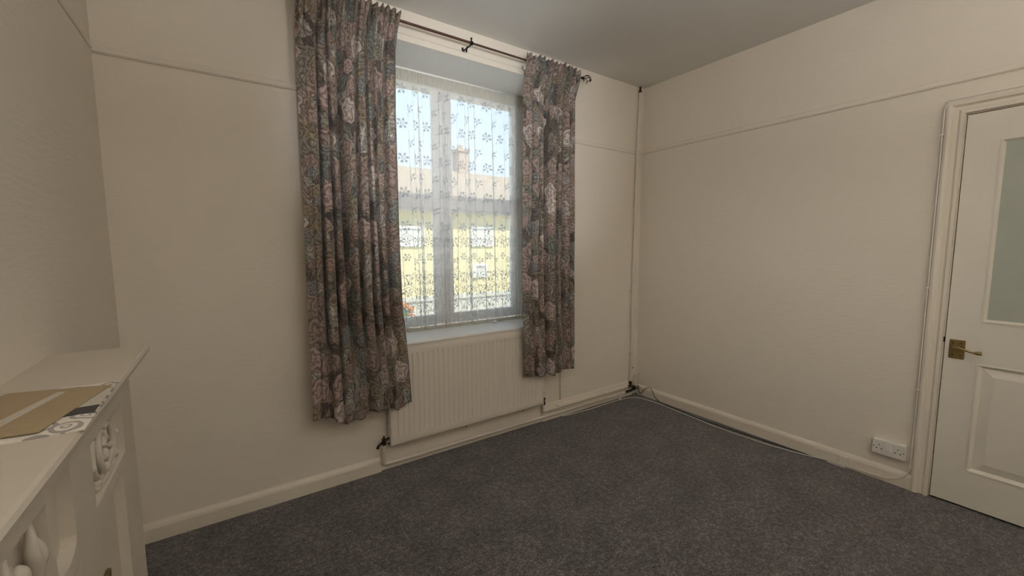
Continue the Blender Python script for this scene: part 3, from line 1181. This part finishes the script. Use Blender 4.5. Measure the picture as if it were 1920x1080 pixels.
for x in (1.262, 1.732):
    MB().box(x - .006, x + .006, RY + .030, YW - .0005, RZ0 - .030, RZ0 + .06, .002).build('wall_bracket', M['rad'], rad)
# left valve
vl = MB()
vl.tube([(RX0, RY + .03, .212), (RX0 - .012, RY + .03, .210), (RX0 - .030, RY + .03, .203)], .007, 10)
vl.lathe((RX0 - .036, RY + .03, .175), (0, 0, 1), [(0, .008), (.004, .013), (.014, .013), (.018, .008), (.026, .008), (.030, .013), (.040, .012), (.044, .006), (.058, .004)])
vo = vl.build('lockshield_valve', M['tarn'], rad, True, 40)
th = MB()
th.tube([(RX0 - .036, RY + .03, .200), (RX0 - .060, RY + .014, .197), (RX0 - .078, RY + .005, .187)], [.006, .0055, .004], 8)
th.lathe((RX0 - .074, RY + .004, .198), (-.5, -.3, -.8), [(0, .006), (.020, .008), (.024, .005)], 8)
th.lathe((RX0 - .012, RY + .018, .186), (0, -1, 0), [(0, .005), (.010, .006), (.012, .003)], 8)
th.build('valve_tap', M['dark'], vo, True, 40)
vr = MB()
vr.tube([(RX1, RY + .03, .215), (RX1 + .028, RY + .03, .215)], .008, 10)
vr.lathe((RX1 + .030, RY + .03, .150), (0, 0, 1), [(0, .008), (.006, .012), (.020, .012), (.024, .008), (.040, .009), (.046, .013), (.060, .012)])
vr.build('radiator_valve', M['tarn'], rad, True, 40)
MB().lathe((RX1 + .030, RY + .03, .210), (0, 0, 1), [(0, .012), (.004, .015), (.050, .014), (.054, .010)]).build('valve_cap', M['plast'], rad, True, 40)

# ------------------------------------------------------------------ pipework
fl = MB()
fl.tube(smooth_path([(RX0 - .036, RY + .03, .176), (RX0 - .036, RY + .035, .110), (RX0 - .036, YW - .028, .062), (RX0 - .022, YW - .028, .047), (RX0 + .01, YW - .028, .046)], 6) + [Vector((2.86, YW - .030, .046))], .0105, 12)
pz = tag(fl.build('heating_pipe', M['pipe'], None, True, 60), 'low cream pipe running under the radiator to the corner, nearest the carpet', 'pipe')
MB().box(.92, .934, YW - .042, YW - .010, .030, .060, .004).build('pipe_clip', M['pipe'], pz)
MB().box(2.78, 2.80, YW - .046, YW - .010, .0, .060, .004).build('pipe_clip', M['pipe'], pz)
f2 = MB()
f2.tube(smooth_path([(RX1 + .030, RY + .03, .152), (RX1 + .030, RY + .034, .115), (RX1 + .034, YW - .036, .098), (RX1 + .060, YW - .036, .092), (RX1 + .12, YW - .036, .092)], 5) + [Vector((2.89, YW - .036, .094))], .0085, 12)
p2 = tag(f2.build('heating_pipe', M['pipe'], None, True, 60), 'upper cream pipe along the skirting from the radiator right end to the corner', 'pipe')
MB().box(2.065, 2.083, YW - .048, YW - .01, .080, .106, .004).build('pipe_clip', M['pipe'], p2)
tag(MB().tube([(2.118, YW - .005, .131), (2.112, YW - .005, .72)], .0042, 8).build('wall_cable', M['cable_w'], None, True), 'thin cream cable going up the wall behind the right curtain hem', 'cable')
vp = MB()
vp.tube(smooth_path([(2.942, YW - .020, .135), (2.950, YW - .020, .42), (2.946, YW - .020, .95), (2.953, YW - .020, 1.7), (2.962, YW - .020, 2.25), (2.972, YW - .020, 2.45), (2.974, YW - .022, 2.645)], 6), .0115, 12)
vpo = tag(vp.build('riser_pipe', M['pipe'], None, True, 60), 'tall cream pipe rising up the room corner to the ceiling', 'pipe')
for x, z in ((2.953, 1.70), (2.946, .93), (2.950, .40), (2.966, 2.35)):
    MB().box(x - .016, x + .012, YW - .036, YW, z - .007, z + .007, .003).build('pipe_clip', M['pipe'], vpo)
MB().lathe((2.974, YW - .022, 2.640), (0, 0, 1), [(0, .010), (.006, .014), (.016, .014), (.020, .009), (.05, .008)]).build('pipe_joint', M['tarn'], vpo, True, 40)
MB().lathe((2.942, YW - .020, .095), (0, 0, 1), [(0, .015), (.030, .016), (.034, .011), (.045, .0105)]).build('pipe_joint', M['tarn'], vpo, True, 40)
sp = MB()
sp.tube(smooth_path([(2.990, YW - .032, .085), (2.991, YW - .032, .15), (2.993, YW - .034, .182), (3.006, YW - .036, .193), (XR + .01, YW - .036, .194)], 6), .0095, 12)
tag(sp.build('stub_pipe', M['pipe'], None, True, 60), 'short cream elbow pipe turning into the wall low in the corner', 'pipe')
nl = tag(MB().tube(smooth_path([(2.975, YW - .004, .245), (2.978, YW - .014, .247), (2.981, YW - .016, .254)], 4), .0035, 8).build('wall_hook', M['dark'], None, True), 'small dark hook on the wall beside the corner pipe', 'hook')
cj = MB()
cj.lathe((2.985, YW - .030, .050), (0, 0, 1), [(0, .016), (.012, .018), (.028, .017), (.034, .012)], 10)
cj.tube([(2.86, YW - .030, .046), (2.935, YW - .032, .050), (2.985, YW - .030, .056)], .011, 10)
cj.tube([(2.89, YW - .036, .094), (2.93, YW - .036, .094), (2.96, YW - .035, .085), (2.985, YW - .030, .07)], .012, 10)
cj.tube([(2.985, YW - .030, .06), (3.005, YW - .05, .058), (3.012, YW - .055, .085)], .004, 8)
tag(cj.build('pipe_fitting', M['tarn'], None, True, 45), 'grimy brown pipe joints clustered at the foot of the corner', 'pipe fitting')

# ------------------------------------------------------------------ cables
cw = [(2.12, 2.385, .004), (2.24, 2.372, .004), (2.40, 2.364, .004), (2.55, 2.366, .004), (2.75, 2.366, .004), (2.88, 2.346, .004), (2.955, 2.28, .004), (2.972, 2.12, .004), (2.962, 1.97, .004), (2.945, 1.75, .004), (2.930, 1.58, .004),
      (2.938, 1.38, .004), (2.950, 1.22, .004), (2.985, 1.06, .004), (3.004, .96, .010), (3.005, .90, .019), (3.006, .855, .019), (3.006, .82, .020), (3.012, .78, .021), (3.017, .74, .021), (3.018, .69, .022), (3.017, .635, .027), (3.016, .58, .055), (3.012, .553, .088), (3.013, .543, .13), (3.018, .5435, .19)]
up_ = [(3.022, .5435, .4), (3.022, .5435, .57), (3.022, .5435, 1.12), (3.022, .5435, 1.6), (3.022, .5435, 1.98), (3.022, .540, 2.035), (3.022, .530, 2.058), (3.022, .51, 2.063), (3.022, .30, 2.063), (3.022, .0, 2.063), (3.022, -.3, 2.063)]
wc = tag(MB().tube(smooth_path(cw + up_, 6), .0032, 8).build('telephone_cable', M['cable_w'], None, True), 'white cable lying along the carpet edge and rising round the door frame', 'cable')
for z in (.13, .57, 1.12, 1.90):
    MB().box(3.016, 3.030, .537, .552, z - .004, z + .004, .002).build('cable_clip', M['plast'], wc)
cb = [(3.006, YW - .060, .09), (2.985, YW - .085, .045), (2.995, YW - .10, .030), (3.014, YW - .13, .075), (3.016, YW - .17, .098), (3.012, YW - .20, .088), (3.008, YW - .235, .035), (3.002, YW - .30, .007), (2.992, 2.02, .005), (2.978, 1.86, .005), (2.962, 1.70, .005), (2.975, 1.50, .005), (2.986, 1.30, .005), (2.998, 1.12, .005), (3.008, .98, .006)]
tag(MB().tube(smooth_path(cb, 6), .0030, 8).build('aerial_cable', M['cable_b'], None, True), 'thin black cable looping out of the corner along the skirting', 'cable')
tag(MB().tube(smooth_path([(3.024, .985, .045), (3.020, .965, .062), (3.020, .945, .064), (3.022, .925, .056)], 5), .003, 8).build('cable_offcut', M['cable_w'], None, True), 'short curl of white cable against the skirting left of the socket', 'cable')
jb = MB().box(3.012, 3.028, .812, .862, .010, .072, .004)
jo = jb.build('junction_box', M['gloss'])
tag(jo, 'small painted junction box on the skirting below the double socket', 'junction box')
MB().box(3.005, 3.015, .822, .915, .002, .014, .002).build('base_strip', M['plast'], jo)

# ------------------------------------------------------------------ double socket
so = empty('double_socket', (XR, .636, .15))
tag(so, 'white double power socket on the wall beside the door frame', 'power socket')
sy0, sy1, sz0, sz1 = .563, .709, .158, .244
MB().box(XR - .030, XR, sy0 + .003, sy1 - .003, sz0 + .003, sz1 - .003, .004).build('back_box', M['plast'], so)
pl = MB().box(XR - .040, XR - .030, sy0, sy1, sz0, sz1, .004).build('face_plate', M['plast'], so)
sw = MB()
sw.prism([(-.0475, .194), (-.0425, .232), (-.0395, .232), (-.0395, .194)], lambda a, b, t: (XR + a, t, b), .624, .648)
sw.build('rocker_switch', M['plast'], pl)
for yc in (.676, .596):
    for dy, z0, z1, w in ((0, .211, .217, .0022), (.011, .190, .195, .0032), (-.011, .190, .195, .0032)):
        MB().box(XR - .0408, XR - .039, yc + dy - w, yc + dy + w, z0, z1).build('pin_hole', M['hole'], pl)
for yc in (.700, .572):
    MB().lathe((XR - .0395, yc, .201), (-1, 0, 0), [(0, .003), (.0012, .0026)], 8).build('screw', M['hole'], pl)

# ------------------------------------------------------------------ fire surround
FX = -.224      # front plane
BYE, BYS = 1.395, -.30
fs = empty('fire_surround', (-.31, .55, 0))
tag(fs, 'cream painted wooden fire surround with recessed panels and carved ornaments', 'fire surround')
sh = MB()
prof = [(XL, 1.030), (-.226, 1.030), (-.212, 1.034), (-.206, 1.041), (-.204, 1.050), (-.207, 1.056), (-.212, 1.058), (XL, 1.058)]
sh.prism(prof, lambda a, b, t: (a, t, b), -.50, 1.60)
sh.build('mantel_shelf', M['mantel'], fs)

RD = .019       # depth of the recesses
P1 = (1.022, 1.284, .866, .988)
P2 = (.960, 1.240, .26, .846)
P3 = (.815, .905, .862, 1.006)
P4 = (.560, .800, .862, .996)


def panel_front(y0, y1, z0, z1, holes):
    """flat board in the plane x=FX with rectangular holes, as a grid of cells"""
    ys = sorted({y0, y1, *[h[0] for h in holes], *[h[1] for h in holes]})
    zs_ = sorted({z0, z1, *[h[2] for h in holes], *[h[3] for h in holes]})
    m = MB()
    for a, b in zip(ys, ys[1:]):
        for c, d in zip(zs_, zs_[1:]):
            cy_, cz_ = (a + b) / 2, (c + d) / 2
            if any(h[0] < cy_ < h[1] and h[2] < cz_ < h[3] for h in holes):
                continue
            m.box(FX - RD, FX, a, b, c, d)
    return m
OPEN = (.10, 1.00 - .09, 0, .84)        # fire opening
P2 = (.985, 1.240, .20, .846)
P2m = (-.14, .07, .20, .846)
P1m = (-.185, .075, .866, .988)
P3m = (.195, .285, .862, 1.006)
P4m = (.300, .540, .862, .996)
pf = panel_front(BYS, BYE, 0, 1.030, [P1, P2, P3, P4, P1m, P2m, P3m, P4m, OPEN])
pf.build('front_board', M['mantel'], fs)
bk = MB()
bk.box(XL + .001, FX - RD, BYS, OPEN[0], 0, 1.030).box(XL + .001, FX - RD, OPEN[1], BYE, 0, 1.030).box(XL + .001, FX - RD, OPEN[0], OPEN[1], OPEN[3], 1.030)
bk.build('carcass', M['mantel'], fs)
MB().box(XL + .001, XL + .05, OPEN[0], OPEN[1], 0, OPEN[3]).build('fireback', M['mantel'], fs)
# rounded foot of the flute slots
for P in (P3, P3m):
    yc, hw = (P[0] + P[1]) / 2, (P[1] - P[0]) / 2
    m = MB()
    for s_ in (-1, 1):
        poly = [(yc + s_ * hw, P[2])] + [(yc + s_ * hw * sin(pi / 2 * k / 8), P[2] + hw * .55 * (1 - cos(pi / 2 * k / 8))) for k in range(9)]
        if s_ < 0:
            poly = poly[::-1]
        m.prism(poly, lambda a, b, t: (t, a, b), FX - RD, FX - .0003)
    m.build('flute_foot', M['mantel'], fs)
# fillet under each frieze panel
for P in (P1, P1m):
    m = MB()
    m.prism([(FX - RD, P[2]), (FX - .001, P[2]), (FX - RD, P[2] + .016)], lambda a, b, t: (a, t, b), P[0], P[1])
    m.build('panel_bead', M['mantel'], fs)


def ornament(P, flip=1):
    """carved scrolls and leaves standing in a frieze panel"""
    y0, y1, z0, z1 = P
    yc, zc = (y0 + y1) / 2, (z0 + z1) / 2
    w, h = (y1 - y0), (z1 - z0)
    m = MB()
    xb = FX - RD

    def cord(pts, r):
        m.tube(smooth_path([(xb + d, yc + flip * a * w, zc + b * h) for a, b, d in pts], 6), r, 8)
    cord([(-.02, -.36, .006), (.10, -.25, .010), (.20, .02, .013), (.17, .28, .011), (.07, .40, .008), (.01, .28, .010), (.06, .12, .012)], .0068)
    cord([(.03, -.30, .006), (.20, -.30, .010), (.31, -.10, .011), (.30, .18, .009), (.22, .38, .007)], .0055)
    cord([(-.04, -.36, .006), (-.13, -.25, .010), (-.22, .02, .013), (-.19, .28, .011), (-.09, .40, .008), (-.03, .28, .010), (-.08, .12, .012)], .0068)
    cord([(-.05, -.30, .006), (-.22, -.30, .010), (-.33, -.10, .011), (-.32, .18, .009), (-.24, .38, .007)], .0055)
    cord([(-.36, -.30, .006), (-.30, -.38, .009), (0, -.42, .011), (.30, -.38, .009), (.36, -.30, .006)], .0065)
    for a, b, r in ((0, -.08, .013), (0, .22, .010), (0, .42, .008), (.13, -.02, .008), (-.15, -.02, .008), (.26, -.30, .008), (-.28, -.30, .008), (.36, .02, .007), (-.38, .02, .007), (0, -.30, .010)):
        m.blob((xb + .010, yc + flip * a * w, zc + b * h), .009, r, r * 1.15, 9, 6)
    return m.build('carved_ornament', M['mantel'], fs, True)
ornament(P1)
ornament(P1m, -1)
for P in (P4, P4m):
    m = MB()
    y0, y1, z0, z1 = P
    xb = FX - RD
    h = z1 - z0
    for k in range(3):
        yc = y1 - .035 - k * (y1 - y0) / 3.1
        # upright leaf, then a bud on a curling stem
        pl_ = smooth_path([(xb + .004, yc - .012, z0 + .10 * h), (xb + .012, yc + .004, z0 + .40 * h), (xb + .014, yc - .004, z0 + .66 * h), (xb + .010, yc + .006, z0 + .97 * h)], 6)
        m.tube(pl_, [.0025 + .0062 * sin(pi * min(1, i / (len(pl_) - 1) * .93 + .05)) for i in range(len(pl_))], 9)
        pl_ = smooth_path([(xb + .004, yc + .016, z0 + .30 * h), (xb + .012, yc + .022, z0 + .52 * h), (xb + .010, yc + .020, z0 + .72 * h)], 5)
        m.tube(pl_, [.002 + .007 * sin(pi * min(1, i / (len(pl_) - 1) * .93 + .05)) for i in range(len(pl_))], 8)
        m.blob((xb + .012, yc - .046, z0 + .60 * h), .012, .015, .019, 10, 8)
        m.tube(smooth_path([(xb + .006, yc - .030, z0 + .12 * h), (xb + .012, yc - .052, z0 + .22 * h), (xb + .012, yc - .046, z0 + .50 * h)], 5), .006, 8)
        m.tube(smooth_path([(xb + .006, yc - .060, z0 + .15 * h), (xb + .010, yc - .066, z0 + .45 * h), (xb + .008, yc - .058, z0 + .80 * h)], 5), .005, 8)
    m.build('carved_frieze', M['mantel'], fs, True)
# plinth blocks at the floor
for a, b in ((BYS - .01, OPEN[0] - .0), (OPEN[1], BYE + .012)):
    MB().box(FX, FX + .012, a, b, 0, .12, .004).build('plinth_block', M['mantel'], fs)
MB().box(FX - .004, FX + .004, 1.03, 1.055, .70, .728, .002).build('keyhole_plate', M['brass'], fs)


# ------------------------------------------------------------------ folded textiles on the mantel shelf
def slab_cloth(name, corners, z, th, mat, parent=None, wave=0.0, bend=None):
    """soft sheet with four corners (near-left, near-right, far-right, far-left), thickness th"""
    a, b, c, d = [Vector(p) for p in corners]
    N = 16

    def top(u, v):
        p = (a * (1 - u) + b * u) * (1 - v) + (d * (1 - u) + c * u) * v
        e = min(u, 1 - u, v, 1 - v)
        zz_ = z + th * min(1, .35 + e * 14) + wave * sin(u * 5 + v * 3) * min(1, e * 8)
        return Vector((p.x, p.y, zz_))
    uvf = lambda u, v: tuple(((a * (1 - u) + b * u) * (1 - v) + (d * (1 - u) + c * u) * v)[:2])
    m = MB().grid(N, N, top, uvf)
    k = len(m.v)
    m.grid(N, N, lambda u, v: Vector((*top(u, v)[:2], z)), uvf)
    n1 = N + 1
    rim = [i for i in range(n1)] + [j * n1 + N for j in range(1, n1)] + [N * n1 + i for i in range(N - 1, -1, -1)] + [j * n1 for j in range(N - 1, 0, -1)]
    for i, r_ in enumerate(rim):
        s_ = rim[(i + 1) % len(rim)]
        m.f.append((r_, k + r_, k + s_, s_))
    return m.build(name, mat, parent, True, 40)


ZT = 1.0582
cc = empty('cushion_cover', (-.295, 1.04, ZT))
tag(cc, 'folded white cushion cover with grey loop print lying on the mantel shelf', 'cushion cover')
slab_cloth('cover_body', [(-.400, .893), (-.200, .896), (-.2055, 1.188), (-.400, 1.196)], ZT, .0060, M['cloth_print'], cc)
slab_cloth('dark_band', [(-.395, .955), (-.2025, .968), (-.2035, 1.010), (-.395, 1.000)], ZT + .0060, .0009, M['charcoal'], cc)
slab_cloth('plain_band', [(-.395, 1.002), (-.2035, 1.012), (-.2045, 1.118), (-.395, 1.115)], ZT + .0060, .0007, M['pale'], cc)
tn = empty('folded_cloth', (-.31, 1.02, ZT + .0072))
tag(tn, 'tan striped folded cloth lying on top of the printed cushion cover', 'folded cloth')
zt2 = ZT + .0072
slab_cloth('cloth_body', [(-.402, .915), (-.250, .902), (-.2085, 1.135), (-.402, 1.192)], zt2, .0040, M['tan'], tn)
slab_cloth('pale_stripe', [(-.332, .912), (-.312, .910), (-.268, 1.118), (-.282, 1.122)], zt2 + .0040, .0006, M['pale'], tn)
slab_cloth('pale_stripe', [(-.392, 1.150), (-.366, 1.146), (-.352, 1.168), (-.374, 1.176)], zt2 + .0040, .0006, M['pale'], tn)

# scrap on the sill
tag(MB().blob((1.650, 2.640, .7765), .024, .014, .0095, 12, 8, .08).build('paper_scrap', M['scrap'], None, True), 'small white crumpled scrap on the window sill under the lace', 'scrap')

# ------------------------------------------------------------------ street outside
GZ = -.85
struct(MB().box(-25, 40, YO + .05, 60, GZ - .3, GZ).build('ground', M['road']), 'pale concrete ground outside the window', 'ground')
struct(MB().box(-25, 40, 9.6, 12.0, GZ, GZ + .12).build('pavement', M['pave']), 'pale paved forecourt before the yellow house', 'pavement')
hs = empty('house', (6.0, 12.0, GZ))
tag(hs, 'yellow rendered house with tiled roof across the street', 'house')
HY, EZ, RZ_, RYY = 12.0, 2.62, 4.23, 15.4
MB().box(-8, 26, HY, HY + 7, GZ, EZ).build('house_wall', M['yellow'], hs)
rf = MB()
rf.prism([(HY - .35, EZ - .06), (RYY, RZ_), (HY + 7.3, EZ - .06), (HY + 7.3, EZ + .10), (RYY, RZ_ + .16), (HY - .35, EZ + .10)], lambda a, b, t: (t, a, b), -8.3, 26.3)
rfo = rf.build('roof', M['tiles'], hs)
MB().box(-8.3, 26.3, HY - .42, HY - .34, EZ - .12, EZ + .02).build('gutter', M['white_render'], hs)
for x in (8.06, 14.5):
    ch = MB().box(x - .22, x + .22, 15.1, 15.7, RZ_ - .1, RZ_ + .92).box(x - .27, x + .27, 15.05, 15.75, RZ_ + .92, RZ_ + 1.02)
    co = ch.build('chimney', M['brick'], hs)
    MB().lathe((x, 15.4, RZ_ + 1.02), (0, 0, 1), [(0, .11), (.20, .09)]).build('chimney_pot', M['tiles'], co)
for x0, x1, z0, z1 in ((3.9, 4.9, 1.45, 1.90), (6.65, 7.35, 1.45, 1.95), (6.75, 7.15, .42, .72), (9.6, 10.8, .35, 1.95), (1.2, 2.3, .35, 1.95), (12.6, 13.7, .35, 1.95)):
    wf = MB()
    wf.box(x0 - .08, x1 + .08, HY - .06, HY + .02, z0 - .08, z0).box(x0 - .08, x1 + .08, HY - .06, HY + .02, z1, z1 + .08)
    wf.box(x0 - .08, x0, HY - .06, HY + .02, z0, z1).box(x1, x1 + .08, HY - .06, HY + .02, z0, z1)
    wo = wf.build('house_window', M['white_render'], hs)
    MB().box(x0, x1, HY - .02, HY - .005, z0, z1).build('pane', M['dglass'], wo)
gw = MB().box(-10, 26, 9.4, 9.62, GZ, .05).box(-10, 26, 9.36, 9.66, .05, .12)
tag(gw.build('garden_wall', M['gwall']), 'low pale stone garden wall across the street', 'garden wall')
bush = empty('flower_bush', (3.05, 8.95, GZ))
tag(bush, 'orange flowering bush by the low garden wall', 'bush')
bm = MB()
for k in range(16):
    a = random.uniform(0, 6.28)
    bm.blob((3.05 + .26 * cos(a) * random.random(), 8.95 + .22 * sin(a), GZ + .25 + random.random() * .55), .16, .16, .15, 8, 6, .15)
bm.build('foliage', M['green'], bush, True)
bf = MB()
for k in range(40):
    a = random.uniform(0, 6.28)
    rr = random.uniform(.15, .36)
    bf.blob((3.05 + rr * cos(a), 8.95 - abs(rr * sin(a)), GZ + .30 + random.random() * .68), .06, .06, .05, 6, 5, .2)
bo = bf.build('blossom', M['orange'], bush, True)
bo['kind'] = 'stuff'
